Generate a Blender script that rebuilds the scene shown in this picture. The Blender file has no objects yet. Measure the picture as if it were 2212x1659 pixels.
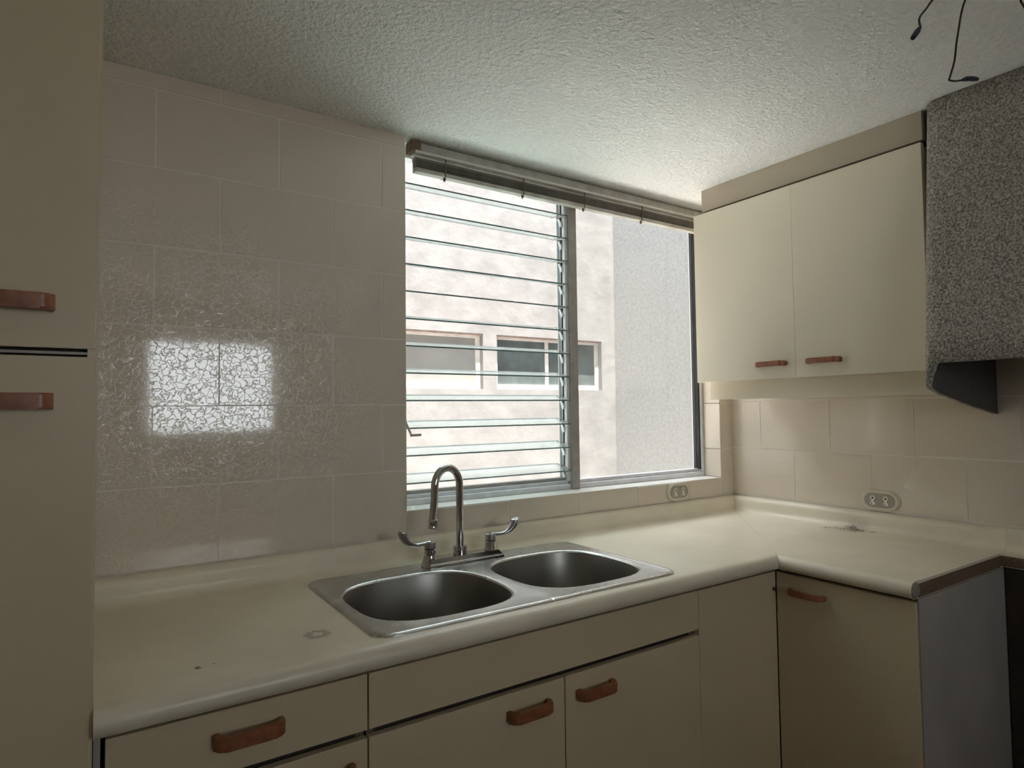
import bpy, bmesh, math, random
from mathutils import Matrix, Vector
random.seed(7)
scene = bpy.context.scene
C = scene.collection

# ------------------------------------------------------------------ camera
def make_camera():
    cx, cy, cz, yaw, pitch, roll, f = -2.3607, -1.787, 1.3467, 0.5896, 0.0421, -0.0120, 1363.43
    fw = Vector((math.sin(yaw)*math.cos(pitch), math.cos(yaw)*math.cos(pitch), math.sin(pitch)))
    r = fw.cross(Vector((0, 0, 1))).normalized(); u = r.cross(fw)
    c, s = math.cos(roll), math.sin(roll)
    r2 = c*r + s*u; u2 = -s*r + c*u
    cam = bpy.data.cameras.new('camera'); o = bpy.data.objects.new('camera', cam); C.objects.link(o)
    cam.sensor_fit = 'HORIZONTAL'; cam.sensor_width = 36.0; cam.lens = f/2212*36.0
    cam.clip_start = 0.02
    m = Matrix((r2, u2, -fw)).transposed().to_4x4(); m.translation = (cx, cy, cz)
    o.matrix_world = m
    scene.camera = o
make_camera()

# ------------------------------------------------------------------ sky, exposure
world = bpy.data.worlds.new('overcast_sky'); scene.world = world; world.use_nodes = True
bg = world.node_tree.nodes['Background']
bg.inputs['Color'].default_value = (0.90, 0.955, 1.0, 1); bg.inputs['Strength'].default_value = 0.50
vs = scene.view_settings
vs.view_transform = 'Standard'; vs.look = 'None'; vs.gamma = 1.0; vs.use_curve_mapping = False
vs.exposure = 4.0
scene.cycles.use_denoising = True
scene.cycles.max_bounces = 16; scene.cycles.diffuse_bounces = 8; scene.cycles.transparent_max_bounces = 24
scene.cycles.sample_clamp_indirect = 6.0

sun = bpy.data.lights.new('sun', 'SUN'); sun.energy = 2.7; sun.angle = math.radians(0.6); sun.color = (1.0, 0.95, 0.88)
so = bpy.data.objects.new('sun', sun); C.objects.link(so)
so.rotation_euler = Vector((0.0, 0.20, -0.975)).to_track_quat('-Z', 'Y').to_euler()

SHAFT_TOP = 4.1

# ------------------------------------------------------------------ materials
def mat(name, color=(0.5, 0.5, 0.5), rough=0.5, metal=0.0, spec=0.5, var=0.0, var_scale=8.0, color2=None,
        bump=0.0, bump_scale=60.0, bump_dist=0.002, detail=4.0, coat=0.0, rough_var=0.0):
    m = bpy.data.materials.new(name); m.use_nodes = True
    nt = m.node_tree; N = nt.nodes; L = nt.links
    b = N['Principled BSDF']
    b.inputs['Base Color'].default_value = (*color, 1); b.inputs['Roughness'].default_value = rough
    b.inputs['Metallic'].default_value = metal; b.inputs['Specular IOR Level'].default_value = spec
    b.inputs['Coat Weight'].default_value = coat
    tc = N.new('ShaderNodeTexCoord')
    if var > 0 or color2:
        n = N.new('ShaderNodeTexNoise'); n.inputs['Scale'].default_value = var_scale; n.inputs['Detail'].default_value = detail
        L.new(tc.outputs['Object'], n.inputs['Vector'])
        rp = N.new('ShaderNodeValToRGB'); rp.color_ramp.elements[0].position = 0.35; rp.color_ramp.elements[1].position = 0.65
        c2 = color2 if color2 else tuple(max(0, x*(1-var)) for x in color)
        rp.color_ramp.elements[0].color = (*c2, 1); rp.color_ramp.elements[1].color = (*color, 1)
        L.new(n.outputs['Fac'], rp.inputs['Fac']); L.new(rp.outputs['Color'], b.inputs['Base Color'])
        if rough_var > 0:
            mr = N.new('ShaderNodeMapRange'); mr.inputs['To Min'].default_value = max(0.02, rough-rough_var); mr.inputs['To Max'].default_value = rough+rough_var
            L.new(n.outputs['Fac'], mr.inputs['Value']); L.new(mr.outputs['Result'], b.inputs['Roughness'])
    if bump > 0:
        n2 = N.new('ShaderNodeTexNoise'); n2.inputs['Scale'].default_value = bump_scale; n2.inputs['Detail'].default_value = 5
        L.new(tc.outputs['Object'], n2.inputs['Vector'])
        bp = N.new('ShaderNodeBump'); bp.inputs['Strength'].default_value = bump; bp.inputs['Distance'].default_value = bump_dist
        L.new(n2.outputs['Fac'], bp.inputs['Height']); L.new(bp.outputs['Normal'], b.inputs['Normal'])
    return m

def tile_mat():
    m = mat('glazed_cream_tile', (0.70, 0.62, 0.52), 0.06, spec=1.0)
    nt = m.node_tree; N = nt.nodes; L = nt.links; b = N['Principled BSDF']
    tc = N.new('ShaderNodeTexCoord')
    nz = N.new('ShaderNodeTexNoise'); nz.inputs['Scale'].default_value = 55; nz.inputs['Detail'].default_value = 3
    L.new(tc.outputs['Object'], nz.inputs['Vector'])
    mx = N.new('ShaderNodeVectorMath'); mx.operation = 'MULTIPLY_ADD'
    mx.inputs[1].default_value = (0.040, 0.040, 0.040)
    L.new(nz.outputs['Color'], mx.inputs[0]); L.new(tc.outputs['Object'], mx.inputs[2])
    vo = N.new('ShaderNodeTexVoronoi'); vo.feature = 'DISTANCE_TO_EDGE'; vo.inputs['Scale'].default_value = 58
    L.new(mx.outputs['Vector'], vo.inputs['Vector'])
    mr = N.new('ShaderNodeMapRange'); mr.inputs['From Min'].default_value = 0.0; mr.inputs['From Max'].default_value = 0.07
    mr.interpolation_type = 'SMOOTHSTEP'
    L.new(vo.outputs['Distance'], mr.inputs['Value'])
    n2 = N.new('ShaderNodeTexNoise'); n2.inputs['Scale'].default_value = 38; n2.inputs['Detail'].default_value = 2
    L.new(tc.outputs['Object'], n2.inputs['Vector'])
    ad = N.new('ShaderNodeMath'); ad.operation = 'MULTIPLY_ADD'; ad.inputs[1].default_value = 0.5
    L.new(n2.outputs['Fac'], ad.inputs[0]); L.new(mr.outputs['Result'], ad.inputs[2])
    bp = N.new('ShaderNodeBump'); bp.inputs['Strength'].default_value = 0.34; bp.inputs['Distance'].default_value = 0.0004
    L.new(ad.outputs['Value'], bp.inputs['Height']); L.new(bp.outputs['Normal'], b.inputs['Normal'])
    return m

def counter_mat():
    m = mat('cream_laminate', (0.82, 0.75, 0.61), 0.32, var=0.10, var_scale=5.0)
    nt = m.node_tree; N = nt.nodes; L = nt.links; b = N['Principled BSDF']
    src = b.inputs['Base Color'].links[0].from_socket
    geo = N.new('ShaderNodeTexCoord')
    nz = N.new('ShaderNodeTexNoise'); nz.inputs['Scale'].default_value = 130; nz.inputs['Detail'].default_value = 3
    L.new(geo.outputs['Object'], nz.inputs['Vector'])
    def spot(x, y, r, soft, col, strength, src, ring=None):
        d = N.new('ShaderNodeVectorMath'); d.operation = 'DISTANCE'; d.inputs[1].default_value = (x, y, 0.9)
        L.new(geo.outputs['Object'], d.inputs[0])
        w = N.new('ShaderNodeMath'); w.operation = 'MULTIPLY_ADD'; w.inputs[1].default_value = soft
        sb = N.new('ShaderNodeMath'); sb.operation = 'SUBTRACT'; sb.inputs[1].default_value = 0.5
        L.new(nz.outputs['Fac'], sb.inputs[0]); L.new(sb.outputs[0], w.inputs[0]); L.new(d.outputs['Value'], w.inputs[2])
        v = w.outputs[0]
        if ring:
            s2 = N.new('ShaderNodeMath'); s2.operation = 'SUBTRACT'; s2.inputs[1].default_value = ring; L.new(v, s2.inputs[0])
            a = N.new('ShaderNodeMath'); a.operation = 'ABSOLUTE'; L.new(s2.outputs[0], a.inputs[0]); v = a.outputs[0]
        mr = N.new('ShaderNodeMapRange'); mr.inputs['From Min'].default_value = r; mr.inputs['From Max'].default_value = r*0.3
        mr.inputs['To Max'].default_value = strength
        L.new(v, mr.inputs['Value'])
        mix = N.new('ShaderNodeMix'); mix.data_type = 'RGBA'
        L.new(mr.outputs['Result'], mix.inputs['Factor']); L.new(src, mix.inputs['A']); mix.inputs['B'].default_value = (*col, 1)
        return mix.outputs['Result']
    src = spot(-2.1965, -0.534, 0.0085, 0.012, (0.045, 0.025, 0.02), 0.95, src)
    src = spot(-2.170, -0.530, 0.004, 0.010, (0.08, 0.05, 0.04), 0.7, src)
    src = spot(-1.973, -0.488, 0.010, 0.03, (0.30, 0.26, 0.20), 0.75, src, ring=0.018)
    src = spot(-1.985, -0.500, 0.020, 0.03, (0.38, 0.33, 0.27), 0.4, src)
    src = spot(-0.78, -0.37, 0.09, 0.16, (0.62, 0.50, 0.36), 0.35, src)
    src = spot(-0.055, -0.556, 0.06, 0.06, (0.42, 0.35, 0.28), 0.5, src)
    L.new(src, b.inputs['Base Color'])
    return m

def thin_glass(name, tint, gloss, haze, hazecol=(0.8, 0.85, 0.86)):
    m = bpy.data.materials.new(name); m.use_nodes = True; nt = m.node_tree; N = nt.nodes; L = nt.links
    N.remove(N['Principled BSDF']); out = N['Material Output']
    t = N.new('ShaderNodeBsdfTransparent'); t.inputs['Color'].default_value = (*tint, 1)
    g = N.new('ShaderNodeBsdfGlossy'); g.inputs['Roughness'].default_value = 0.02
    lw = N.new('ShaderNodeLayerWeight'); lw.inputs['Blend'].default_value = 0.5
    pw = N.new('ShaderNodeMath'); pw.operation = 'POWER'; pw.inputs[1].default_value = 5.0; L.new(lw.outputs['Facing'], pw.inputs[0])
    mm = N.new('ShaderNodeMath'); mm.operation = 'MULTIPLY_ADD'; mm.inputs[1].default_value = 0.6*gloss; mm.inputs[2].default_value = 0.04*gloss
    L.new(pw.outputs[0], mm.inputs[0])
    a = N.new('ShaderNodeMixShader'); L.new(mm.outputs[0], a.inputs[0]); L.new(t.outputs[0], a.inputs[1]); L.new(g.outputs[0], a.inputs[2])
    d = N.new('ShaderNodeBsdfDiffuse'); d.inputs['Color'].default_value = (*hazecol, 1)
    tl = N.new('ShaderNodeBsdfTranslucent'); tl.inputs['Color'].default_value = (*hazecol, 1)
    dm = N.new('ShaderNodeMixShader'); dm.inputs[0].default_value = 0.5; L.new(d.outputs[0], dm.inputs[1]); L.new(tl.outputs[0], dm.inputs[2])
    f = N.new('ShaderNodeMixShader'); f.inputs[0].default_value = haze
    L.new(a.outputs[0], f.inputs[1]); L.new(dm.outputs[0], f.inputs[2]); L.new(f.outputs[0], out.inputs['Surface'])
    return m

def stucco_mat(name, c1, c2, scale, bump, dist, pos=(0.35, 0.65), rough=0.9, spec=0.3):
    m = mat(name, c1, rough, spec=spec, color2=c2, var_scale=scale, bump=bump, bump_scale=scale*1.0, bump_dist=dist, detail=6)
    rp = [n for n in m.node_tree.nodes if n.type == 'VALTORGB'][0]
    rp.color_ramp.elements[0].position, rp.color_ramp.elements[1].position = pos
    return m

M = {}
M['tile'] = tile_mat()
M['grout'] = mat('grout', (0.74, 0.69, 0.61), 0.45, bump=0.2, bump_scale=300)
M['sill_tile'] = mat('white_sill_tile', (0.90, 0.89, 0.86), 0.25, var=0.05, var_scale=20)
M['plaster'] = mat('wall_paint', (0.60, 0.55, 0.46), 0.7, bump=0.15, bump_scale=120)
M['ceiling'] = stucco_mat('ceiling_stucco', (0.84, 0.84, 0.82), (0.78, 0.78, 0.76), 85, 1.0, 0.010)
M['floor'] = mat('floor_tile', (0.14, 0.11, 0.08), 0.4, var=0.2, var_scale=6)
M['counter'] = counter_mat()
M['chipboard'] = mat('raw_chipboard', (0.20, 0.135, 0.085), 0.9, color2=(0.11, 0.07, 0.045), var_scale=160, bump=0.5, bump_scale=250)
M['nose_end'] = mat('nose_end_grain', (0.34, 0.29, 0.25), 0.85, var=0.35, var_scale=180)
M['cab'] = mat('dimmed_cream_melamine', (0.64, 0.535, 0.37), 0.42, var=0.04, var_scale=3)  # cabinet cream darkened and warmed, dim bounced light put into the colour
M['cab_up'] = mat('lit_cream_melamine', (0.78, 0.705, 0.57), 0.42, var=0.04, var_scale=3)  # same cabinet cream made lighter, brighter light on upper doors put into colour
M['soffit'] = mat('soffit_filler', (0.50, 0.43, 0.335), 0.6, var=0.05, var_scale=3)
M['dark_rail'] = mat('dark_brown_rail', (0.045, 0.032, 0.025), 0.6, var=0.3, var_scale=30)
M['inside'] = mat('cabinet_inside', (0.20, 0.16, 0.12), 0.8)
M['grey_panel'] = mat('grey_end_panel', (0.42, 0.395, 0.37), 0.6, var=0.15, var_scale=5)
M['wood'] = mat('red_brown_wood', (0.34, 0.125, 0.06), 0.36, color2=(0.22, 0.075, 0.038), var_scale=45, bump=0.15, bump_scale=200)
M['steel'] = mat('brushed_stainless', (0.58, 0.58, 0.57), 0.27, metal=1.0, var=0.06, var_scale=9, rough_var=0.03)
M['bowl'] = mat('satin_stainless', (0.36, 0.35, 0.33), 0.40, metal=1.0, var=0.12, var_scale=10)
M['chrome'] = mat('chrome', (0.62, 0.62, 0.62), 0.10, metal=1.0, var=0.12, var_scale=40)
M['chrome_dull'] = mat('chrome_handle', (0.48, 0.47, 0.47), 0.28, metal=1.0, var=0.25, var_scale=60)
M['rubber'] = mat('black_rubber', (0.02, 0.02, 0.02), 0.5)
M['alu'] = mat('window_aluminium', (0.74, 0.74, 0.77), 0.45, metal=0.1, var=0.12, var_scale=30)
M['alu_dark'] = mat('weathered_aluminium', (0.42, 0.39, 0.36), 0.55, metal=0.35, var=0.15, var_scale=30)
M['alu_white'] = mat('pale_aluminium', (0.72, 0.73, 0.75), 0.45, metal=0.2)
M['gasket'] = mat('black_gasket', (0.012, 0.012, 0.012), 0.6)
M['glass'] = thin_glass('clear_window_glass', (0.985, 0.99, 0.985), 0.9, 0.015)
M['louvre'] = thin_glass('louvre_glass', (0.94, 0.985, 0.98), 0.9, 0.16)
M['louvre_edge'] = mat('louvre_glass_edge', (0.16, 0.26, 0.26), 0.25, spec=0.6)
M['blind'] = mat('dusty_blind_metal', (0.42, 0.39, 0.34), 0.5, color2=(0.30, 0.27, 0.225), var_scale=26)
M['blind_rail'] = mat('blind_rail', (0.50, 0.48, 0.44), 0.45, color2=(0.38, 0.355, 0.31), var_scale=22)
M['blind_lit'] = mat('lit_blind_metal', (0.74, 0.72, 0.66), 0.4, var=0.15, var_scale=30)  # blind colour lightened to paint the highlight on lip and top slat
M['cord'] = mat('dirty_cord', (0.20, 0.14, 0.09), 0.9, var=0.3, var_scale=100)
M['hood'] = stucco_mat('speckled_grey_stucco', (0.66, 0.62, 0.56), (0.20, 0.18, 0.155), 185, 1.0, 0.008, pos=(0.36, 0.68))
M['hood_in'] = mat('hood_inside', (0.10, 0.09, 0.085), 0.8, var=0.2, var_scale=60)
M['outlet_plate'] = mat('ivory_plate', (0.66, 0.61, 0.51), 0.4)
M['outlet_grey'] = mat('taupe_insert', (0.36, 0.325, 0.27), 0.5)
M['outlet_white'] = mat('white_socket', (0.78, 0.76, 0.70), 0.4)
M['black'] = mat('black_hole', (0.01, 0.01, 0.01), 0.7)
M['wire'] = mat('dark_wire', (0.022, 0.012, 0.012), 0.5)
M['tape'] = mat('navy_tape', (0.012, 0.013, 0.04), 0.45)
M['flake'] = mat('plaster_flakes', (0.80, 0.76, 0.70), 0.9, color2=(0.36, 0.29, 0.23), var_scale=90)
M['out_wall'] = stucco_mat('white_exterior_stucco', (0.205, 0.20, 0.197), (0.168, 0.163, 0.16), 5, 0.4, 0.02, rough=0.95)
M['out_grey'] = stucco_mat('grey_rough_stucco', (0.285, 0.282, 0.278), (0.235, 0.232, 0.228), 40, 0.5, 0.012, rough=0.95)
M['out_floor'] = mat('white_bounce_floor', (0.80, 0.80, 0.79), 0.8, var=0.08, var_scale=4)  # unseen well floor, made bright white to bounce light onto the kitchen ceiling
M['out_frame'] = mat('far_window_frame', (0.62, 0.58, 0.55), 0.5, var=0.2, var_scale=12)
M['out_dirt'] = mat('far_window_lintel', (0.36, 0.28, 0.25), 0.8, var=0.3, var_scale=20)
M['far_glass'] = mat('far_dark_glass', (0.10, 0.12, 0.12), 0.12, var=0.3, var_scale=7)
M['far_frost'] = mat('far_frosted_glass', (0.24, 0.235, 0.225), 0.35, var=0.2, var_scale=3)

# ------------------------------------------------------------------ mesh helpers
def box(bm, x0, x1, y0, y1, z0, z1, bev=0.0, seg=2):
    r = bmesh.ops.create_cube(bm, size=1.0)
    vs_ = r['verts']
    for v in vs_:
        v.co = Vector(((x0+x1)/2 + v.co.x*(x1-x0), (y0+y1)/2 + v.co.y*(y1-y0), (z0+z1)/2 + v.co.z*(z1-z0)))
    if bev > 0:
        es = list({e for v in vs_ for e in v.link_edges})
        bmesh.ops.bevel(bm, geom=es, offset=bev, segments=seg, affect='EDGES', profile=0.5)
def boxbm(*a, **k):
    bm = bmesh.new(); box(bm, *a, **k); return bm
def finish(name, bm, m, parent=None, smooth=False, mats=None):
    bmesh.ops.recalc_face_normals(bm, faces=bm.faces)
    me = bpy.data.meshes.new(name); bm.to_mesh(me); bm.free()
    if mats:
        for x in mats: me.materials.append(M[x])
    else:
        me.materials.append(M[m])
    if smooth:
        for p in me.polygons: p.use_smooth = True
        try: me.set_sharp_from_angle(angle=math.radians(40))
        except Exception: pass
    o = bpy.data.objects.new(name, me); C.objects.link(o)
    if parent:
        o.parent = parent; o.matrix_parent_inverse = Matrix.Translation(-parent.location)
    return o
def bxo(name, m, parent, *a, **k):
    return finish(name, boxbm(*a, **k), m, parent)
def lathe(bm, prof, origin=(0, 0, 0), axis='Z', n=28):
    rings = []
    O = Vector(origin)
    for r, h in prof:
        ring = []
        for i in range(n):
            a = 2*math.pi*i/n
            p = Vector((r*math.cos(a), r*math.sin(a), h))
            if axis == 'X': p = Vector((p.z, p.x, p.y))
            if axis == 'Y': p = Vector((p.x, p.z, p.y))
            ring.append(bm.verts.new(O+p))
        rings.append(ring)
    for a, b in zip(rings, rings[1:]):
        for i in range(n): bm.faces.new((a[i], a[(i+1) % n], b[(i+1) % n], b[i]))
    bm.faces.new(rings[0][::-1]); bm.faces.new(rings[-1])
def catmull(pts, sub=6):
    P = [Vector(p) for p in pts]; P = [2*P[0]-P[1]] + P + [2*P[-1]-P[-2]]
    out = []
    for i in range(1, len(P)-2):
        for k in range(sub):
            t = k/sub; a, b, c, d = P[i-1], P[i], P[i+1], P[i+2]
            out.append(0.5*((2*b)+(c-a)*t+(2*a-5*b+4*c-d)*t*t+(3*b-a-3*c+d)*t**3))
    out.append(P[-2]); return out
def tube(bm, pts, rad, n=10, flat=None):
    """sweep along pts; rad number or list; flat = list of (width, thickness) half sizes"""
    P = [Vector(p) for p in pts]; rings = []
    t0 = (P[1]-P[0]).normalized(); up = Vector((0, 0, 1)) if abs(t0.z) < 0.9 else Vector((0, 1, 0))
    nrm = (up - t0*up.dot(t0)).normalized()
    for i, p in enumerate(P):
        t = ((P[min(i+1, len(P)-1)]-P[max(i-1, 0)])).normalized()
        nrm = (nrm - t*nrm.dot(t)).normalized(); bn = t.cross(nrm)
        if flat: a_, b_ = flat[i]
        else:
            r = rad[i] if isinstance(rad, (list, tuple)) else rad; a_ = b_ = r
        rings.append([bm.verts.new(p + bn*a_*math.cos(2*math.pi*k/n) + nrm*b_*math.sin(2*math.pi*k/n)) for k in range(n)])
    for a, b in zip(rings, rings[1:]):
        for k in range(n): bm.faces.new((a[k], a[(k+1) % n], b[(k+1) % n], b[k]))
    bm.faces.new(rings[0][::-1]); bm.faces.new(rings[-1])
def prism(bm, poly, fn, t0, t1):
    """extrude 2D poly [(a,b)] between t0 and t1, fn(a,b,t)->xyz; t0/t1 may be functions of (a,b)"""
    g = lambda t, a, b: t(a, b) if callable(t) else t
    A = [bm.verts.new(fn(a, b, g(t0, a, b))) for a, b in poly]; B = [bm.verts.new(fn(a, b, g(t1, a, b))) for a, b in poly]
    n = len(poly)
    for i in range(n): bm.faces.new((A[i], A[(i+1) % n], B[(i+1) % n], B[i]))
    bm.faces.new(A[::-1]); bm.faces.new(B)
def root(name, label, cat, loc=(0, 0, 0), group=None, kind=None):
    o = bpy.data.objects.new(name, None); C.objects.link(o); o.location = loc; o.empty_display_size = 0.1
    o['label'] = label; o['category'] = cat
    if group: o['group'] = group
    if kind: o['kind'] = kind
    return o
def struct(o, label, cat):
    o['kind'] = 'structure'; o['label'] = label; o['category'] = cat; return o

H = 2.207          # ceiling
WL, WR, ZS = -1.555, -0.077, 1.0465   # window opening
CT = 0.90

# ------------------------------------------------------------------ the room
struct(bxo('floor', 'floor', None, -3.6, 0.2, -3.6, 0.2, -0.1, 0.0), 'brown tiled kitchen floor below the cabinets', 'floor')
struct(bxo('ceiling', 'ceiling', None, -3.6, 0.2, -3.6, 0.2, H, H+0.14), 'white rough stucco ceiling over the kitchen', 'ceiling')
struct(bxo('wall_left', 'plaster', None, -3.6, -3.4, -3.6, 0.2, 0, H), 'plain cream wall behind the tall cabinet', 'wall')
# rear wall with an opening
RX0, RX1, RZ0, RZ1 = -2.02, -1.07, 1.18, 1.94
bm = bmesh.new()
box(bm, -3.6, RX0, -3.8, -3.6, 0, H); box(bm, RX1, 0.2, -3.8, -3.6, 0, H)
box(bm, RX0, RX1, -3.8, -3.6, 0, RZ0); box(bm, RX0, RX1, -3.8, -3.6, RZ1, H)
struct(finish('wall_rear', bm, 'plaster'), 'plain cream wall facing the window wall', 'wall')
w2 = root('window_2', 'aluminium window in the wall facing the sink', 'window', (-1.56, -3.7, RZ0), kind='structure')
bm = bmesh.new()
box(bm, RX0, RX0+0.03, -3.74, -3.69, RZ0, RZ1); box(bm, RX1-0.03, RX1, -3.74, -3.69, RZ0, RZ1)
box(bm, RX0+0.03, RX1-0.03, -3.74, -3.69, RZ0, RZ0+0.03); box(bm, RX0+0.03, RX1-0.03, -3.74, -3.69, RZ1-0.03, RZ1)
finish('window_frame', bm, 'alu', w2)
bxo('pane', 'glass', w2, RX0+0.03, RX1-0.03, -3.717, -3.713, RZ0+0.03, RZ1-0.03)

# back wall: grout bed and tiles
G = 0.0012   # grout lies this far behind the tile face
bm = bmesh.new()
box(bm, -3.4, WL, G, 0.2, 0, H); box(bm, WL, WR+0.007, G, 0.2, 0, ZS-0.007); box(bm, WR+0.007, 0.2, G, 0.150, 0, H)
wall_back = struct(finish('wall_back', bm, 'grout'), 'tiled wall with the louvred window over the sink', 'wall')
bm = bmesh.new()
box(bm, G, 0.2, -3.6, G, 0, H)
wall_right = struct(finish('wall_right', bm, 'grout'), 'tiled wall behind the upper cabinet and range hood', 'wall')

ZG = [0.969+0.19965*k for k in range(8)]
def tile(name, parent, u0, u1, z0, z1, plane, m='tile'):
    g = 0.0011
    if u1-u0 < 0.008 or z1-z0 < 0.008: return
    u0 += g; u1 -= g; z0 += g; z1 -= g
    bm = bmesh.new(); t = 0.007
    jit = random.uniform(-0.00015, 0.00015)
    if plane == 'back': box(bm, u0, u1, jit, t, z0, z1)
    elif plane == 'right': box(bm, jit, t, u0, u1, z0, z1)
    elif plane == 'jamb': box(bm, WR+jit, WR+0.007, u0, u1, z0, z1)
    # soften the front edges
    if plane == 'back': es = [e for e in bm.edges if all(v.co.y < 0.003 for v in e.verts)]
    elif plane == 'right': es = [e for e in bm.edges if all(v.co.x < 0.003 for v in e.verts)]
    else: es = [e for e in bm.edges if all(v.co.x < WR+0.003 for v in e.verts)]
    bmesh.ops.bevel(bm, geom=es, offset=0.0012, segments=2, affect='EDGES')
    o = finish(name, bm, m, parent)
    return o
T0 = -2.2325; TW = 0.30
for k in range(7):
    z0, z1 = ZG[k], min(ZG[k+1], H-0.001)
    off = T0 + (0.15 if k % 2 == 0 else 0.0)
    # joints along x
    js = [off+TW*i for i in range(-2, 9)]
    for a, b in zip(js, js[1:]):
        a_, b_ = max(a, -2.3505), min(b, 0.0)
        if b_ <= a_: continue
        # left of the window
        l0, l1 = a_, min(b_, WL)
        if l1 > l0: tile('tile', wall_back, l0, l1, z0, z1, 'back')
        # under the sill
        if k == 0:
            m0, m1 = max(a_, WL), min(b_, WR)
            if m1 > m0:
                tile('tile', wall_back, m0, m1, z0, ZS, 'back')
        r0, r1 = max(a_, WR), b_
        if r1 > r0: tile('tile', wall_back, r0, r1, z0 if k else z0, z1, 'back')
for k in range(7):
    z0, z1 = max(ZG[k], ZS), min(ZG[k+1], H-0.001)
    tile('jamb_tile', wall_back, 0.0, 0.09, z0, z1, 'jamb')
x = WL
while x < WR-0.01:
    x1 = min(x+0.30, WR)
    bm = boxbm(x+0.001, x1-0.001, 0.0, 0.20, ZS-0.007, ZS, bev=0.001, seg=1)
    finish('sill_tile', bm, 'sill_tile', wall_back); x = x1
for k in range(3):
    z0, z1 = 0.973+0.1998*k, 0.973+0.1998*(k+1)
    off = -0.1472 if k % 2 == 1 else -0.2972
    js = [0.0] + [off-TW*i for i in range(-1, 12)]
    js = sorted([j for j in js if j < 0.0001 and j > -1.9], reverse=True)
    if js[0] != 0.0: js = [0.0]+js
    for a, b in zip(js, js[1:]):
        tile('tile', wall_right, b, a, z0, z1, 'right')

# soffit above the upper cabinet
struct(finish('trim_1', boxbm(-0.358, -0.340, -0.955, -0.158, 2.1205, H, bev=0.001), 'soffit'), 'tan filler board between upper cabinet and ceiling', 'trim')

# ------------------------------------------------------------------ outside: light well
YW = 2.2; XW = 1.375
def wall_with_holes(bm, x0, x1, y0, y1, z0, z1, holes):
    hz0, hz1 = holes[0][2], holes[0][3]
    box(bm, x0, x1, y0, y1, z0, hz0); box(bm, x0, x1, y0, y1, hz1, z1)
    xs = x0
    for a, b, _, _ in holes:
        box(bm, xs, a, y0, y1, hz0, hz1); xs = b
    box(bm, xs, x1, y0, y1, hz0, hz1)
FW = [(-0.93, 0.052, 1.508, 1.918), (0.172, 1.218, 1.508, 1.918)]
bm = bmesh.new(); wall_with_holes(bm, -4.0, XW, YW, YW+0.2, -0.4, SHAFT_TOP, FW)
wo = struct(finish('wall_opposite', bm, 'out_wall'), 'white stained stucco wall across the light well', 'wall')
for i, (a, b, c, d) in enumerate(FW):
    bm = bmesh.new(); y0, y1 = YW+0.045, YW+0.075; t = 0.034
    box(bm, a, a+t, y0, y1, c, d); box(bm, b-t, b, y0, y1, c, d); box(bm, a+t, b-t, y0, y1, c, c+0.040); box(bm, a+t, b-t, y0, y1, d-0.028, d)
    if i == 1: box(bm, 0.662, 0.690, y0, y1, c+0.04, d-0.028)
    w = finish('window', bm, 'out_frame', wo)
    bxo('lintel', 'out_dirt', w, a, b, YW+0.012, YW+0.045, d-0.014, d)
    if i == 0:
        bxo('pane', 'far_frost', w, a+t, b-t, YW+0.058, YW+0.064, c+0.04, d-0.028)
    else:
        bxo('pane', 'far_glass', w, a+t, 0.662, YW+0.058, YW+0.064, c+0.04, d-0.028)
        bxo('pane', 'far_glass', w, 0.690, b-t, YW+0.058, YW+0.064, c+0.04, d-0.028)
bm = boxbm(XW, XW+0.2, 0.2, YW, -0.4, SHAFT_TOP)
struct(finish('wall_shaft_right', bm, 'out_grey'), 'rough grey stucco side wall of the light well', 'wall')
struct(bxo('wall_shaft_left', 'out_wall', None, -4.2, -4.0, 0.2, YW+0.2, -0.4, SHAFT_TOP), 'far left wall of the light well', 'wall')
bm = bmesh.new()
box(bm, -4.0, XW+0.2, 0.0, 0.2, H+0.14, SHAFT_TOP); box(bm, 0.2, XW+0.2, 0.0, 0.2, -0.4, H+0.14); box(bm, -4.0, -3.6, 0.0, 0.2, -0.4, H+0.14)
box(bm, -3.6, 0.2, 0.0, 0.2, -0.4, -0.1)
struct(finish('wall_exterior', bm, 'out_wall'), 'outer face of the kitchen building above the window', 'wall')
struct(bxo('ground_light_well', 'out_floor', None, -4.2, XW+0.2, 0.0, YW+0.2, -0.6, -0.4), 'unseen light well floor, raised and whitened to bounce light', 'ground')
struct(bxo('light_blocker_slab', 'plaster', None, -5, 3, -5.7, -3.8, H+0.02, H+0.2), 'unseen slab added to block sun and sky at the rear window', 'slab')  # invented slab, keeps sun and high sky out of the rear window
struct(bxo('ground_rear', 'out_grey', None, -9, 8, -14, -3.8, -0.3, -0.1), 'paved ground outside the rear window', 'ground')

# ------------------------------------------------------------------ window_1
w1 = root('window_1', 'aluminium window, glass louvres left and fixed pane right', 'window', (-0.82, 0.11, ZS), kind='structure')
FY0, FY1 = 0.09, 0.14
bm = bmesh.new()
box(bm, WL, WR, FY0, FY1, ZS, ZS+0.019, bev=0.001, seg=1); box(bm, WL, WR, FY0+0.016, FY1, ZS+0.019, ZS+0.032, bev=0.001, seg=1)
finish('bottom_rail', bm, 'alu', w1)
bxo('track', 'alu_dark', w1, WL, -0.845, FY0+0.024, FY1, ZS+0.032, ZS+0.044)
bxo('top_rail_or_shade', 'alu', w1, WL, WR, FY0, FY1, 2.178, H)
bxo('right_stile', 'alu_white', w1, -0.093, WR, FY0, FY1, ZS+0.02, 2.178)
bxo('gasket', 'gasket', w1, -0.0995, -0.093, FY0+0.006, FY1-0.01, ZS+0.03, 2.178)
bxo('left_stile', 'alu', w1, WL, WL+0.02, FY0, FY1, ZS+0.032, 2.178)
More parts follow.
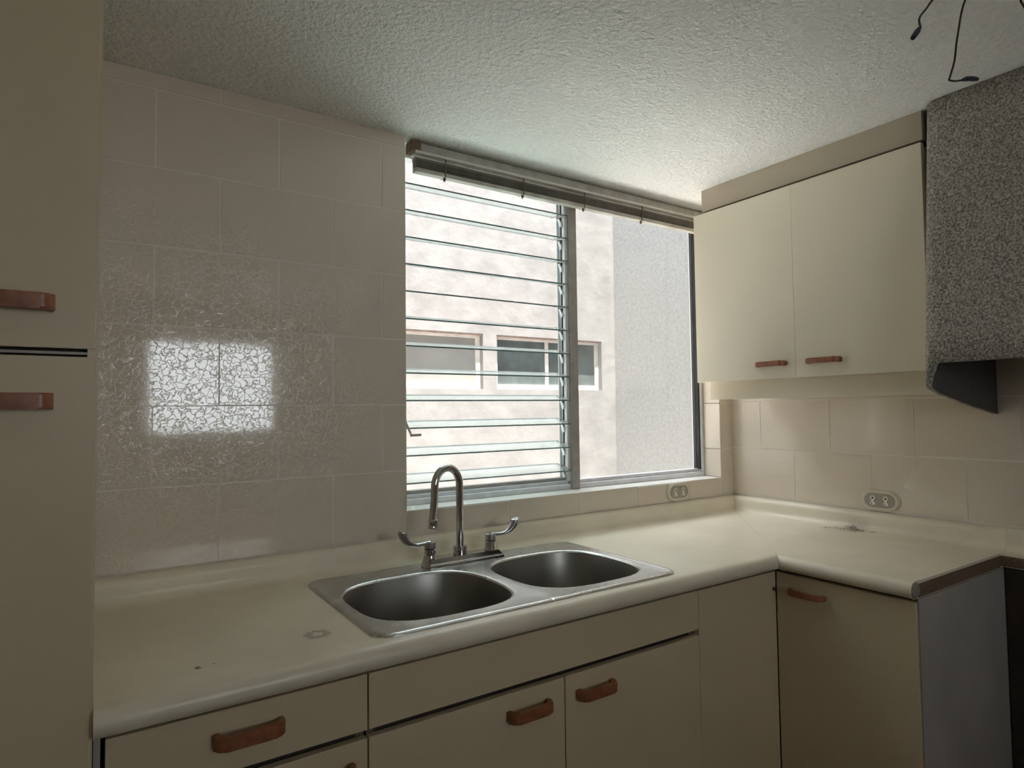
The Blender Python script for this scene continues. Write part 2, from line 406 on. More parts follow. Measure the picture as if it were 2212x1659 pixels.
finish('mullion', boxbm(-0.843, -0.806, 0.078, FY1, ZS+0.0005, 2.178, bev=0.0015), 'alu_dark', w1)
bxo('fixed_pane', 'glass', w1, -0.806, -0.0995, 0.113, 0.117, ZS+0.03, 2.178)
# louvre channel: back plate and ribs
bm = bmesh.new()
box(bm, -0.8465, -0.8435, 0.088, 0.138, ZS+0.032, 2.178)
for y in (0.0885, 0.135): box(bm, -0.857, -0.8465, y, y+0.003, ZS+0.032, 2.178)
finish('louvre_channel', bm, 'alu_white', w1)
bm = bmesh.new()
for y in (0.0965, 0.1175): box(bm, -0.8480, -0.8466, y, y+0.0075, ZS+0.04, 2.17)
finish('channel_slot', bm, 'gasket', w1)
tilt = math.atan(0.215)
def blade_mesh():
    bm = bmesh.new(); box(bm, -0.3385, 0.3385, -0.048, 0.048, -0.0024, 0.0024)
    for f in bm.faces: f.material_index = 1 if abs(f.normal.y) > 0.9 else 0
    bmesh.ops.recalc_face_normals(bm, faces=bm.faces)
    me = bpy.data.meshes.new('louvre_blade'); bm.to_mesh(me); bm.free()
    me.materials.append(M['louvre']); me.materials.append(M['louvre_edge']); return me
def clip_mesh(L0, L1):
    bm = bmesh.new(); box(bm, -0.005, 0.005, L0, L1, -0.0045, -0.0024); box(bm, 0.003, 0.005, L0, L1, -0.0045, 0.0045)
    box(bm, -0.005, 0.005, L0, L0+0.012, 0.0024, 0.004)
    me = bpy.data.meshes.new('clip'); bm.to_mesh(me); bm.free(); me.materials.append(M['alu_dark']); return me
def lever_mesh():
    bm = bmesh.new(); prism(bm, [(-0.012, -0.004), (-0.002, -0.006), (0.012, -0.030), (0.008, -0.040), (0.000, -0.038), (-0.006, -0.018)], lambda a, b, t: (t, -a, b), -0.009, -0.003)
    me = bpy.data.meshes.new('lever'); bmesh.ops.recalc_face_normals(bm, faces=bm.faces); bm.to_mesh(me); bm.free(); me.materials.append(M['alu_white']); return me
bme, cmr, cml, lme = blade_mesh(), clip_mesh(-0.046, 0.047), clip_mesh(-0.049, 0.02), lever_mesh()
def put(name, me, parent, loc, rot=(0, 0, 0)):
    o = bpy.data.objects.new(name, me); C.objects.link(o); o.parent = parent
    o.location = loc; o.rotation_euler = rot; return o
for k in range(12):
    z = 1.118+0.0882*k + 0.048*math.sin(tilt)
    cx_ = -1.191
    b = put('louvre_blade', bme, w1, (cx_-w1.location.x, 0.080+0.048-w1.location.y-0.006, z-ZS), (tilt+random.uniform(-0.012, 0.012), 0, random.uniform(-0.001, 0.001)))
    put('clip', cmr, b, (0.3385, 0, 0)); c2 = put('clip', cml, b, (-0.3385, 0, 0)); c2.rotation_euler = (0, 0, 0); c2.scale = (-1, 1, 1)
    put('lever', lme, b, (0.345, 0.0, -0.003), (-tilt, 0, 0))
bm = bmesh.new()
tube(bm, [(-1.538, 0.085, 1.335), (-1.528, 0.070, 1.318), (-1.515, 0.052, 1.272)], 0.0035, 8)
tube(bm, [(-1.519, 0.050, 1.272), (-1.484, 0.048, 1.273)], 0.0042, 10)
box(bm, -1.542, -1.534, 0.075, 0.10, 1.30, 1.345)
finish('crank', bm, 'alu_dark', w1, smooth=True)

# ------------------------------------------------------------------ venetian blind, pulled up
bl = root('venetian_blind', 'grimy grey venetian blind pulled up at top of window', 'blind', (-0.8, 0.03, 2.1))
BX0, BX1 = -1.519, -0.083
bm = bmesh.new()
box(bm, BX0, BX1, 0.006, 0.009, 2.166, 2.198); box(bm, BX0, BX1, 0.043, 0.046, 2.166, 2.198); box(bm, BX0, BX1, 0.006, 0.046, 2.164, 2.167)
finish('headrail', bm, 'blind_rail', bl)
bxo('rail_lip', 'blind_lit', bl, BX0, BX1, 0.001, 0.0058, 2.164, 2.172, bev=0.001)
bxo('end_bracket', 'cord', bl, BX0-0.012, BX0+0.02, 0.0035, 0.048, 2.168, 2.203)
bxo('end_bracket', 'cord', bl, BX1-0.004, BX1+0.003, 0.0, 0.048, 2.118, 2.203)
def slat_mesh():
    bm = bmesh.new(); n = 6; w = 0.0125; L = (BX1-BX0)/2-0.006
    P = []
    for i in range(n+1):
        y = -w+2*w*i/n; zz = 0.0016*(1-(y/w)**2); P.append((y, zz))
    poly = P + [(y, z-0.0004) for y, z in reversed(P)]
    prism(bm, poly, lambda a, b, t: (t, a, b), -L, L)
    bmesh.ops.recalc_face_normals(bm, faces=bm.faces)
    me = bpy.data.meshes.new('slat'); bm.to_mesh(me); bm.free(); me.materials.append(M['blind']); return me
sm = slat_mesh(); xc = (BX0+BX1)/2
bxo('top_slat', 'blind_lit', bl, BX0+0.004, BX1-0.004, 0.010, 0.040, 2.1535, 2.1552)
for i in range(17):
    put('slat', sm, bl, (xc-bl.location.x+random.uniform(-.002, .002), 0.026-0.03+random.uniform(-.0015, .0015), 2.124+i*0.0016-2.1), (random.uniform(-.05, .05), 0, 0))
bxo('bottom_rail', 'blind_rail', bl, BX0+0.006, BX1-0.006, 0.0125, 0.0395, 2.108, 2.1225, bev=0.003)
for xx in (-1.408, -1.098, -0.818, -0.515):
    bm = bmesh.new()
    tube(bm, [(xx, 0.011, 2.168), (xx+0.002, 0.0105, 2.15), (xx-0.001, 0.0105, 2.13), (xx, 0.0115, 2.108)], 0.0022, 6)
    tube(bm, [(xx, 0.041, 2.168), (xx, 0.0415, 2.108)], 0.0018, 6)
    box(bm, xx-0.006, xx+0.006, 0.0095, 0.013, 2.164, 2.176)
    lathe(bm, [(0.0025, -0.012), (0.005, -0.006), (0.004, 0.001)], (xx, 0.02, 2.108), n=10)
    finish('ladder_cord', bm, 'cord', bl, smooth=True)
bm = bmesh.new()
tube(bm, catmull([(-0.130, 0.0, 2.166), (-0.135, -0.010, 1.9), (-0.134, -0.012, 1.6), (-0.135, -0.012, 1.47)]), 0.0018, 6)
tube(bm, catmull([(-0.135, -0.012, 1.47), (-0.141, -0.013, 1.445), (-0.136, -0.013, 1.422), (-0.129, -0.013, 1.442), (-0.134, -0.012, 1.468)]), 0.0032, 6)
lathe(bm, [(0.002, 0), (0.008, -0.006), (0.004, -0.014), (0.007, -0.024), (0.003, -0.032)], (-0.136, -0.013, 1.424), n=10)
finish('pull_cord', bm, 'cord', bl, smooth=True)

# ------------------------------------------------------------------ countertop
ct = root('countertop', 'cream laminate L-shaped countertop with curved backsplash, carrying the sink', 'countertop', (-1.0, -0.3, 0.856))
def counter_profile():
    P = [(0.003, 0.856), (0.612, 0.856)]
    cx_, cz_, r = 0.6155, 0.8785, 0.0225
    for i in range(0, 13):
        a = -math.pi/2 + math.pi*i/12
        P.append((cx_+r*math.cos(a), cz_+r*math.sin(a)))
    P += [(0.604, 0.9016), (0.592, 0.9012), (0.578, 0.9002), (0.56, 0.900)]
    for i in range(0, 9):
        a = -math.pi/2 - (math.pi/2)*i/8
        P.append((0.052+0.026*math.cos(a), 0.926+0.026*math.sin(a)))
    for i in range(0, 9):
        a = 0 + (math.pi/2)*i/8
        P.append((0.004+0.022*math.cos(a), 0.945+0.022*math.sin(a)))
    P += [(0.003, 0.967)]
    return P
prof = counter_profile()
bm = bmesh.new(); prism(bm, prof, lambda d, z, t: (t, -d, z), lambda d, z: -2.3505, lambda d, z: -d-0.0005)
slab = finish('sink_run', bm, 'counter', ct, smooth=True)
bm = bmesh.new(); prism(bm, prof, lambda d, z, t: (-d, t, z), lambda d, z: -1.004, lambda d, z: -d-0.0005)
finish('stove_run', bm, 'counter', ct, smooth=True)
bm = bmesh.new()
strip = [(0.003, 0.862), (0.080, 0.862), (0.080, 0.900)] + [p for p in prof if p[0] < 0.0525 and p[1] > 0.89]
prism(bm, strip, lambda d, z, t: (-d, t, z), -1.62, -1.0045)
finish('rear_strip', bm, 'counter', ct, smooth=True)
bxo('raw_edge', 'chipboard', ct, -0.600, -0.082, -1.0062, -1.0042, 0.859, 0.8925)
bxo('raw_edge', 'chipboard', ct, -0.0815, -0.0803, -1.62, -1.0062, 0.864, 0.8945)
bm = bmesh.new(); lathe(bm, [(0.0205, -1.0042), (0.0205, -1.0065), (0.018, -1.0072)], (-0.6155, 0, 0.8785), axis='Y', n=28)
finish('nose_end', bm, 'nose_end', ct, smooth=True)
# sink cut-out
cut = finish('cutter', boxbm(-1.862, -1.048, -0.573, -0.128, 0.80, 1.0), 'counter')
md = slab.modifiers.new('cut', 'BOOLEAN'); md.object = cut; md.operation = 'DIFFERENCE'; md.solver = 'EXACT'
dg = bpy.context.evaluated_depsgraph_get()
nm = bpy.data.meshes.new_from_object(slab.evaluated_get(dg)); slab.modifiers.clear(); slab.data = nm; nm.name = 'sink_run'
bpy.data.objects.remove(cut)

# ------------------------------------------------------------------ sink
sk = root('double_sink', 'stainless steel double bowl sink set in the countertop', 'sink', (-1.455, -0.345, 0.9))
SX0, SX1, SY0, SY1 = -1.889, -1.021, -0.600, -0.090
SC = (SX0+SX1)/2
def half_outline(d, z_r=0.045):
    """outline of left half, grown by d on the three outer sides; polyline (closed)"""
    x0, x1, y0, y1 = SX0-d, SC, SY0-d, SY1+d; r = max(z_r+d, 0.004); P = []
    P.append((x1, y1))
    for i in range(0, 13):
        a = math.pi/2 + (math.pi/2)*i/12; P.append((x0+r+r*math.cos(a), y1-r+r*math.sin(a)))
    for i in range(0, 13):
        a = math.pi + (math.pi/2)*i/12; P.append((x0+r+r*math.cos(a), y0+r+r*math.sin(a)))
    P.append((x1, y0)); return P
BC = (-1.667, -0.367); BA, BB = 0.192, 0.183
def ray_hit(poly, c, th):
    dx, dy = math.cos(th), math.sin(th); best = None
    for (ax, ay), (bx_, by_) in zip(poly, poly[1:]+poly[:1]):
        ex, ey = bx_-ax, by_-ay; den = dx*ey-dy*ex
        if abs(den) < 1e-12: continue
        t = ((ax-c[0])*ey-(ay-c[1])*ex)/den; s = ((ax-c[0])*dy-(ay-c[1])*dx)/den
        if t > 0 and -1e-6 <= s <= 1+1e-6: best = t if best is None else min(best, t)
    return (c[0]+dx*best, c[1]+dy*best)
def bowl_pt(th, d, n=3.0):
    a, b = BA-d, BB-d; co, si = math.cos(th), math.sin(th)
    r = (abs(co/a)**n+abs(si/b)**n)**(-1/n); return (BC[0]+r*co, BC[1]+r*si)
angs = sorted(set([2*math.pi*i/96 for i in range(96)] + [math.atan2(y-BC[1], x-BC[0]) % (2*math.pi) for x, y in ((SC, SY0), (SC, SY1))]))
def add_half(bm, mirror, deck):
    rings = []
    if deck:
        spec = [('o', 0.0, 0.9002), ('o', -0.0005, 0.9035), ('o', -0.004, 0.9065), ('o', -0.010, 0.9072), ('o', -0.016, 0.9058), ('o', -0.020, 0.9052), ('b', -0.006, 0.9052), ('b', -0.002, 0.9048), ('b', 0.0015, 0.9030), ('b', 0.0040, 0.8990)]
    else:
        spec = [('b', 0.0040, 0.8990), ('b', 0.0055, 0.890), ('b', 0.010, 0.86), ('b', 0.016, 0.80), ('b', 0.024, 0.765), ('b', 0.040, 0.745), ('b', 0.065, 0.736), ('b', 0.11, 0.733), ('b', 0.145, 0.730)]
    outl = {}
    for kind, d, z in spec:
        ring = []
        for th in angs:
            if kind == 'o':
                if d not in outl: outl[d] = half_outline(d)
                x, y = ray_hit(outl[d], BC, th)
                # keep the centre line straight
                if x > SC-1e-4: x = SC
            else: x, y = bowl_pt(th, d)
            if mirror: x = 2*SC-x
            ring.append(bm.verts.new((x, y, z)))
        rings.append(ring)
    n = len(angs)
    for a, b in zip(rings, rings[1:]):
        for i in range(n):
            try: bm.faces.new((a[i], a[(i+1) % n], b[(i+1) % n], b[i]))
            except ValueError: pass
    if not deck: bm.faces.new(rings[-1])
def flatten_center(bm):
    # on the centre line there is no rim: level those verts with the deck
    for v in bm.verts:
        if abs(v.co.x-SC) < 2e-4 and SY0+0.021 < v.co.y < SY1-0.021: v.co.z = 0.9052
bm = bmesh.new(); add_half(bm, False, True); add_half(bm, True, True); flatten_center(bm)
bmesh.ops.remove_doubles(bm, verts=bm.verts, dist=1e-4)
deck = finish('deck', bm, 'steel', sk, smooth=True)
for mir in (False, True):
    bm = bmesh.new(); add_half(bm, mir, False)
    bo = finish('bowl', bm, 'bowl', sk, smooth=True)
    cx_ = BC[0] if not mir else 2*SC-BC[0]
    bm = bmesh.new(); lathe(bm, [(0.044, 0.7335), (0.043, 0.7365), (0.036, 0.7365), (0.032, 0.7345), (0.006, 0.7340)], (cx_, BC[1], 0))
    finish('drain', bm, 'chrome', bo, smooth=True)

# ------------------------------------------------------------------ faucet
fa = root('kitchen_faucet', 'chrome two-handle gooseneck faucet standing on the sink', 'faucet', (-1.44, -0.135, 0.906))
FYc = -0.135; DZ = 0.9054
bm = bmesh.new()
prism(bm, [(-0.029, DZ), (0.029, DZ), (0.027, DZ+0.006), (0.025, DZ+0.008), (0.021, DZ+0.021), (-0.021, DZ+0.021), (-0.025, DZ+0.008), (-0.027, DZ+0.006)],
      lambda a, b, t: (t, FYc+a, b), lambda a, b: -1.560+(b-DZ)*0.3, lambda a, b: -1.308-(b-DZ)*0.7)
bmesh.ops.bevel(bm, geom=list(bm.edges), offset=0.0012, segments=2, affect='EDGES')
finish('base_plate', bm, 'chrome', fa, smooth=False)
def valve(x, z0, tall):
    bm = bmesh.new()
    if tall: lathe(bm, [(0.026, z0), (0.0255, z0+0.004), (0.021, z0+0.018), (0.0165, z0+0.030), (0.0165, z0+0.032), (0.0172, z0+0.034), (0.0168, z0+0.047), (0.0155, z0+0.048)], (x, FYc, 0))
    else: lathe(bm, [(0.0195, z0), (0.019, z0+0.004), (0.0172, z0+0.018), (0.0168, z0+0.026), (0.0155, z0+0.027)], (x, FYc, 0))
    o = finish('valve_body', bm, 'chrome', fa, smooth=True); return z0+(0.048 if tall else 0.027)
def lever(x, z, s):
    bm = bmesh.new()
    lathe(bm, [(0.0150, z), (0.0150, z+0.0025)], (x, FYc, 0))
    o0 = finish('seal_ring', bm, 'rubber', fa, smooth=True)
    bm = bmesh.new()
    lathe(bm, [(0.0165, z+0.0025), (0.0168, z+0.010), (0.0162, z+0.019), (0.0135, z+0.0215)], (x, FYc, 0))
    pts = catmull([(x, FYc, z+0.018), (x+s*0.022, FYc, z+0.016), (x+s*0.045, FYc-0.001, z+0.016), (x+s*0.066, FYc-0.003, z+0.024), (x+s*0.080, FYc-0.004, z+0.038), (x+s*0.086, FYc-0.004, z+0.052), (x+s*0.085, FYc-0.004, z+0.058)], 6)
    n = len(pts); fl = []
    for i in range(n):
        t = i/(n-1); w = 0.0085+0.0065*min(1, max(0, (t-0.35)/0.4)); th = 0.0055+0.0065*min(1, max(0, (t-0.35)/0.3))
        if t > 0.93: w *= 0.75
        if i == n-1: w *= 0.45
        fl.append((w, th))
    tube(bm, pts, 0, 14, flat=fl)
    finish('lever_handle', bm, 'chrome_dull', fa, smooth=True)
z = valve(-1.545, DZ+0.0005, True); lever(-1.545, z, -1)
z = valve(-1.341, DZ+0.021, False); lever(-1.341, z, 1)
bm = bmesh.new(); z0 = DZ+0.021
lathe(bm, [(0.0205, z0), (0.0205, z0+0.006), (0.0195, z0+0.016), (0.0205, z0+0.019), (0.0205, z0+0.024), (0.0135, z0+0.025)], (-1.447, FYc, 0))
finish('spout_collar', bm, 'chrome', fa, smooth=True)
# gooseneck, swung a little to the left
SR = 0.0455; ztop = 1.128; pts = [(-1.447, FYc, z0+0.02), (-1.447, FYc, 1.0), (-1.447, FYc, 1.07)]
sdir = Vector((-0.985, -0.17, 0))
base = Vector((-1.447, FYc, 0))
for i in range(0, 17):
    a = math.pi*i/16*1.02
    p = base + sdir*(SR-SR*math.cos(a)); pts.append((p.x, p.y, ztop+SR*1.20*math.sin(a)))
pe = base + sdir*(2*SR+0.001); pts += [(pe.x, pe.y, 1.09), (pe.x+sdir.x*0.006, pe.y, 1.050), (pe.x+sdir.x*0.006, pe.y, 1.034)]
bm = bmesh.new(); tube(bm, pts, 0.0112, 18)
finish('gooseneck_spout', bm, 'chrome', fa, smooth=True)
bm = bmesh.new(); lathe(bm, [(0.0115, 1.040), (0.0132, 1.038), (0.0132, 1.026), (0.0122, 1.024), (0.0135, 1.021), (0.0135, 1.012), (0.011, 1.010)], (pe.x+sdir.x*0.006, pe.y, 0))
finish('aerator', bm, 'chrome', fa, smooth=True)

# ------------------------------------------------------------------ handles
def handle_mesh(L, h, proj=0.030, name='handle'):
    bm = bmesh.new(); R_ = 0.017; t = 0.011; P = []
    for i in range(0, 8):
        a = math.pi - (math.pi/2)*i/7; P.append((-L/2+R_+R_*math.cos(a), proj-R_+R_*math.sin(a)))
    for i in range(0, 8):
        a = math.pi/2 - (math.pi/2)*i/7; P.append((L/2-R_+R_*math.cos(a), proj-R_+R_*math.sin(a)))
    P.append((L/2, 0)); P.append((L/2-t, 0)); r2 = 0.008
    for i in range(0, 6):
        a = 0 + (math.pi/2)*i/5; P.append((L/2-t-r2+r2*math.cos(a), proj-t-r2+r2*math.sin(a)))
    for i in range(0, 6):
        a = math.pi/2 + (math.pi/2)*i/5; P.append((-L/2+t+r2+r2*math.cos(a), proj-t-r2+r2*math.sin(a)))
    P.append((-L/2+t, 0)); P.append((-L/2, 0))
    prism(bm, P, lambda a, b, z: (a, -b, z), -h/2, h/2)
    es = [e for e in bm.edges if abs(e.verts[0].co.z-e.verts[1].co.z) < 1e-6]
    bmesh.ops.bevel(bm, geom=es, offset=0.0025, segments=2, affect='EDGES')
    bmesh.ops.recalc_face_normals(bm, faces=bm.faces)
    me = bpy.data.meshes.new(name); bm.to_mesh(me); bm.free(); me.materials.append(M['wood'])
    for p in me.polygons: p.use_smooth = True
    try: me.set_sharp_from_angle(angle=math.radians(40))
    except Exception: pass
    return me
HM = handle_mesh(0.116, 0.024); HM2 = handle_mesh(0.114, 0.018); HM3 = handle_mesh(0.112, 0.016)
def handle(me, door, x, y, z, rz=0.0, sc=1.0):
    o = bpy.data.objects.new('handle', me); C.objects.link(o); o.parent = door
    p = door.parent.location
    # door meshes carry world coordinates with an inverse translation of their thing
    o.matrix_parent_inverse = Matrix.Identity(4)
    o.location = (x, y, z); o.rotation_euler = (0, 0, rz); o.scale = (sc, 1, 1); return o

# ------------------------------------------------------------------ base cabinets
FR = -0.600      # front face plane of doors
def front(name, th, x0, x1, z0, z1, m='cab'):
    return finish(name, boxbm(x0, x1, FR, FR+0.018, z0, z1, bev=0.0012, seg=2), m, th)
def carcass(th, x0, x1, y0=-0.578, y1=-0.012, rails=True):
    bxo('side_panel', 'inside', th, x0, x0+0.016, y0, y1, 0.10, 0.852); bxo('side_panel', 'inside', th, x1-0.016, x1, y0, y1, 0.10, 0.852)
    bxo('bottom_panel', 'inside', th, x0+0.016, x1-0.016, y0, y1, 0.10, 0.116)
    bxo('front_rail', 'dark_rail', th, x0+0.016, x1-0.016, y0+0.001, y0+0.018, 0.700, 0.760)
    bxo('toe_kick', 'dark_rail', th, x0, x1, -0.54, -0.52, 0.0, 0.10)
ca = root('drawer_cabinet', 'cream base cabinet with top drawer, left of the sink cabinet', 'cabinet', (-2.12, -0.3, 0))
carcass(ca, -2.334, -1.910)
d = front('drawer', ca, -2.334, -1.9095, 0.7378, 0.8435); handle(HM, d, -2.124, FR, 0.797)
d = front('door', ca, -2.334, -1.9095, 0.105, 0.7225); handle(HM, d, -1.995, FR, 0.676)
bxo('side_filler', 'grey_panel', ca, -2.3495, -2.340, -0.585, -0.05, 0.0, 0.8525)
cs = root('sink_cabinet', 'cream double-door base cabinet under the sink', 'cabinet', (-1.43, -0.3, 0))
carcass(cs, -1.905, -0.958)
front('false_front', cs, -1.9065, -0.9565, 0.7378, 0.8435)
d = front('door', cs, -1.9065, -1.4295, 0.105, 0.7225); handle(HM, d, -1.534, FR, 0.676)
d = front('door', cs, -1.4265, -0.9565, 0.105, 0.7225); handle(HM, d, -1.338, FR, 0.674)
cf = root('corner_filler', 'plain cream corner panel between sink cabinet and right cabinet', 'panel', (-0.78, -0.59, 0))
finish('panel', boxbm(-0.9555, -0.6008, FR, FR+0.018, 0.105, 0.8435, bev=0.0008), 'cab', cf)
bxo('toe_kick', 'dark_rail', cf, -0.955, -0.602, -0.54, -0.52, 0.0, 0.10)
bm = bmesh.new(); lathe(bm, [(0.006, FR), (0.006, FR-0.004), (0.003, FR-0.006)], (-0.612, 0, 0.792), axis='Y', n=12)
finish('door_stop', bm, 'dark_rail', cf, smooth=True)
cr = root('corner_cabinet', 'cream single-door base cabinet beside the stove gap', 'cabinet', (-0.3, -0.8, 0))
d = finish('door', boxbm(-0.600, -0.582, -0.9985, -0.6025, 0.105, 0.8435, bev=0.0012), 'cab', cr)
handle(HM3, d, -0.600, -0.705, 0.797, rz=-math.pi/2)
bxo('end_panel', 'grey_panel', cr, -0.594, -0.052, -1.0035, -0.9995, 0.0, 0.8535)
bxo('side_panel', 'inside', cr, -0.580, -0.012, -0.998, -0.982, 0.10, 0.852)
bxo('bottom_panel', 'inside', cr, -0.580, -0.012, -0.980, -0.03, 0.10, 0.116)
bxo('front_rail', 'dark_rail', cr, -0.580, -0.562, -0.980, -0.62, 0.80, 0.851)
bxo('toe_kick', 'dark_rail', cr, -0.545, -0.525, -0.98, -0.545, 0.0, 0.10)
bxo('back_post', 'dark_rail', cr, -0.048, -0.008, -1.62, -1.0045, 0.0, 0.8605)

# ------------------------------------------------------------------ tall cabinet
tc = root('tall_cabinet', 'tall cream pantry cabinet at the left edge with two wooden handles', 'cabinet', (-2.8, -0.3, 0))
TF = -0.615; TX1 = -2.351
bxo('side_panel', 'cab', tc, TX1-0.014, TX1, TF+0.001, -0.002, 0.0, H-0.002)
bxo('side_panel', 'cab', tc, -3.395, -3.379, TF+0.02, -0.002, 0.0, H-0.002)
bxo('body', 'inside', tc, -3.379, TX1-0.0145, TF+0.034, -0.004, 0.10, H-0.002)
bxo('divider', 'grey_panel', tc, -3.379, TX1-0.0035, TF+0.004, TF+0.033, 1.4408, 1.4448)
bxo('slot_back', 'dark_rail', tc, -3.379, TX1-0.0145, TF+0.030, TF+0.034, 1.40, 1.48)
for (z0, z1, hz) in ((1.4495, H-0.003, 1.516), (0.105, 1.4372, 1.369)):
    d = finish('door', boxbm(-2.86, TX1-0.0035, TF, TF+0.018, z0, z1, bev=0.0012), 'cab', tc)
    handle(HM, d, -2.464, TF, hz)
    finish('door', boxbm(-3.376, -2.863, TF, TF+0.018, z0, z1, bev=0.0012), 'cab', tc)
bxo('toe_kick', 'dark_rail', tc, -3.379, TX1-0.015, TF+0.06, TF+0.08, 0, 0.10)

# ------------------------------------------------------------------ upper cabinet
uc = root('upper_cabinet', 'cream two-door wall cabinet right of the window', 'cabinet', (-0.18, -0.55, 1.45))
UX = -0.375
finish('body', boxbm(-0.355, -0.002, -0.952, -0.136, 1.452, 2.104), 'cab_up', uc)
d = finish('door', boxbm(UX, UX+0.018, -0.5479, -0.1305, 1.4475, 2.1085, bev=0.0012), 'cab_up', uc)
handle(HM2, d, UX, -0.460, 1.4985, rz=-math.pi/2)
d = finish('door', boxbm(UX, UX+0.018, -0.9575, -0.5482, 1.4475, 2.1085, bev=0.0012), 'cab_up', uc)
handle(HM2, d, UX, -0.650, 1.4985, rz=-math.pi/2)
bxo('top_rail_or_shade', 'dark_rail', uc, -0.346, -0.330, -0.952, -0.160, 2.1045, 2.1200)  # dark strip painting the shadow in the gap between doors and soffit
bxo('valance', 'cab_up', uc, -0.306, -0.288, -0.952, -0.136, 1.380, 1.4515)

# ------------------------------------------------------------------ range hood
hd = root('range_hood', 'grey speckled stucco range hood beside the upper cabinet', 'hood', (-0.2, -1.36, 1.32))
def hood_shell():
    bm = bmesh.new(); yl, yr, xf, r = -0.975, -1.745, -0.478, 0.045
    path = []
    for i in range(13): path.append((-0.001-(0.478-r-0.001)*i/12, yl))
    for i in range(1, 11):
        a = math.pi/2*i/10; path.append((xf+r-r*math.sin(a), yl-r+r*math.cos(a)))
    for i in range(1, 16): path.append((xf, yl-r+(yr+r-(yl-r))*i/15))
    for i in range(1, 11):
        a = math.pi/2*i/10; path.append((xf+r-r*math.cos(a), yr+r-r*math.sin(a)))
    for i in range(1, 13): path.append((xf+r+(0.478-r-0.001)*i/12, yr))
    prof_ = [(-0.001, 1.318), (-0.05, 1.3246), (-0.19, 1.345), (-0.34, 1.371), (-0.42, 1.387), (-0.447, 1.398), (-0.464, 1.413), (-0.473, 1.435), (-0.4765, 1.452), (-0.478, 1.462)]
    def zb(x):
        for (a, za), (b, zb_) in zip(prof_, prof_[1:]):
            if b <= x <= a: return za+(zb_-za)*(a-x)/(a-b)
        return 1.462
    nz = 10; rows = []
    for (x, y) in path:
        b = zb(x); col = []
        for k in range(nz+1):
            z = b+(H-0.001-b)*k/nz
            s = (0.40+(H-z)/0.745*0.078)/0.478
            s = min(s, 1.0) if z > 1.462 else 1.0
            col.append(bm.verts.new((x*s, y, z)))
        rows.append(col)
    for a, b in zip(rows, rows[1:]):
        for k in range(nz): bm.faces.new((a[k], b[k], b[k+1], a[k+1]))
    return bm
sh = finish('shell', hood_shell(), 'hood', hd, smooth=True)
sh.data.materials.append(M['hood_in'])
sol = sh.modifiers.new('thickness', 'SOLIDIFY'); sol.thickness = 0.014; sol.offset = -1; sol.material_offset = 1; sol.material_offset_rim = 0
bxo('filter_plate', 'hood_in', hd, -0.40, -0.016, -1.725, -0.995, 1.60, 1.615)

# ------------------------------------------------------------------ outlets
def stadium(w, h, n=10):
    r = h/2; P = []
    for i in range(n+1):
        a = -math.pi/2+math.pi*i/n; P.append((w/2-r+r*math.cos(a), r*math.sin(a)))
    for i in range(n+1):
        a = math.pi/2+math.pi*i/n; P.append((-w/2+r+r*math.cos(a), r*math.sin(a)))
    return P
def outlet(label, loc, rz, tilt_):
    o = root('wall_outlet', label, 'outlet', loc, group='double wall outlets')
    def pc(name, poly, m, t0, t1, bev=0.0, par=o, dx=0, dz=0):
        bm = bmesh.new(); prism(bm, [(a+dx, b+dz) for a, b in poly], lambda a, b, t: (a, -t, b), t0, t1)
        if bev:
            es = [e for e in bm.edges if all(v.co.y < -t1+1e-5 for v in e.verts)]
            bmesh.ops.bevel(bm, geom=es, offset=bev, segments=3, affect='EDGES')
        bmesh.ops.recalc_face_normals(bm, faces=bm.faces)
        me = bpy.data.meshes.new(name); bm.to_mesh(me); bm.free(); me.materials.append(M[m])
        q = bpy.data.objects.new(name, me); C.objects.link(q); q.parent = par; return q
    pc('plate', stadium(0.134, 0.072), 'outlet_plate', 0.0, 0.009, 0.004)
    pc('insert', stadium(0.106, 0.050), 'outlet_grey', 0.009, 0.0105, 0.0006)
    fig = [(0.0085*math.cos(a), 0.008+0.0085*math.sin(a)) for a in [math.radians(-60+300*i/16) for i in range(17)]]
    fig += [(-0.0045, -0.006), (-0.009, -0.008), (-0.009, -0.0165), (0.009, -0.0165), (0.009, -0.008), (0.0045, -0.006)]
    for dx in (-0.0225, 0.0225):
        s = pc('socket', fig, 'outlet_white', 0.0105, 0.0118, dx=dx)
        pc('hole', [(0.0034*math.cos(a), 0.008+0.0034*math.sin(a)) for a in [2*math.pi*i/12 for i in range(12)]], 'black', 0.0118, 0.0121, par=s, dx=dx)
        pc('hole', [(-0.0011, -0.015), (0.0011, -0.015), (0.0011, -0.009), (-0.0011, -0.009)], 'black', 0.0118, 0.0121, par=s, dx=dx-0.0035)
    o.rotation_euler = (0, tilt_, rz); return o
outlet('ivory double outlet just under the window sill', (-0.357, -0.0003, 1.0075), 0, 0)
outlet('ivory double outlet on the right wall above the crumbs', (-0.0003, -0.625, 1.0095), -math.pi/2, 0)

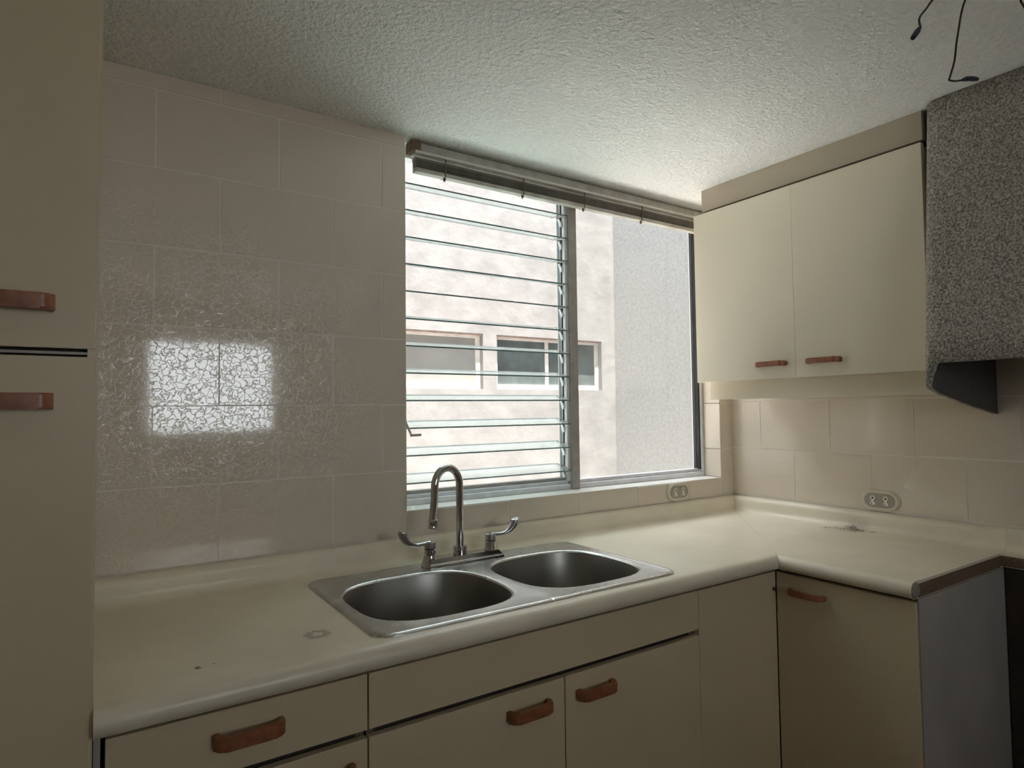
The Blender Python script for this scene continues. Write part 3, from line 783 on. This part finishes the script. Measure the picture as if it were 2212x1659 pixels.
# ------------------------------------------------------------------ ceiling wires
cw = root('ceiling_wires', 'dark loose wires hanging from the ceiling near the hood', 'wires', (-0.78, -1.36, H))
def wire(pts, tape):
    bm = bmesh.new(); tube(bm, catmull(pts, 6), 0.0019, 8); w = finish('wire', bm, 'wire', cw, smooth=True)
    if tape:
        bm = bmesh.new(); P = catmull(tape, 6); n = len(P)
        tube(bm, P, [0.0025+0.0025*min(1, 3*i/n) if i < n-2 else 0.0042 for i in range(n)], 8); finish('tape', bm, 'tape', w, smooth=True)
wire([(-0.86, -1.40, H), (-0.93, -1.31, 2.180), (-1.0198, -1.27, 2.1322), (-1.0809, -1.27, 2.0816), (-1.1086, -1.27, 2.0544), (-1.1062, -1.27, 2.0396)],
     [(-1.1062, -1.27, 2.0396), (-1.1218, -1.27, 2.024), (-1.1371, -1.27, 2.0087)])
wire([(-0.85, -1.39, H), (-0.875, -1.29, 2.197), (-0.9041, -1.27, 2.163), (-0.9489, -1.27, 2.0719), (-0.9662, -1.27, 2.0199), (-0.990, -1.27, 1.980), (-0.9948, -1.27, 1.9729), (-0.985, -1.27, 1.9735), (-0.9639, -1.27, 1.979), (-0.9316, -1.27, 1.9901)],
     [(-0.9359, -1.27, 1.9889), (-0.905, -1.27, 2.0006), (-0.8643, -1.27, 2.0114)])
wire([(-0.845, -1.40, H), (-0.80, -1.37, 2.195), (-0.9059, -1.36, 2.1091), (-0.60, -1.345, 2.14)], None)

# ------------------------------------------------------------------ crumbs on the counter
bm = bmesh.new()
def flake(x, y, z, s):
    n = 5; P = [(s*random.uniform(.5, 1)*math.cos(2*math.pi*i/n), s*random.uniform(.5, 1)*math.sin(2*math.pi*i/n)) for i in range(n)]
    M_ = Matrix.Translation((x, y, z)) @ Matrix.Rotation(random.uniform(-.9, .9), 4, 'X') @ Matrix.Rotation(random.uniform(-.9, .9), 4, 'Y') @ Matrix.Rotation(random.uniform(0, 6), 4, 'Z')
    h = s*random.uniform(.15, .4)
    A = [bm.verts.new(M_ @ Vector((a, b, 0))) for a, b in P]; B = [bm.verts.new(M_ @ Vector((a*.8, b*.8, h))) for a, b in P]
    for i in range(n): bm.faces.new((A[i], A[(i+1) % n], B[(i+1) % n], B[i]))
    bm.faces.new(A[::-1]); bm.faces.new(B)
for i in range(55):
    a = random.gauss(0, 0.5); x = -0.062+0.012*random.gauss(0, 1); y = -0.553+0.020*random.gauss(0, 1)
    d_ = math.hypot((x+0.062)/0.012, (y+0.553)/0.02); s = random.uniform(.004, .011) if d_ < 1.3 else random.uniform(.0015, .004)
    flake(x, y, CT+s*0.8+max(0, 0.007*(1-d_)), s)
for i in range(130):
    t = random.random(); x = -0.100+0.072*t+random.gauss(0, 0.007); y = -0.462-0.195*t+random.gauss(0, 0.010); s = random.uniform(.001, .0036)
    flake(min(x, -0.03), y, CT+s*0.7, s)
cr_ = finish('plaster_crumbs', bm, 'flake')
cr_['label'] = 'small pile of plaster crumbs on the countertop corner'; cr_['category'] = 'debris'; cr_['kind'] = 'stuff'
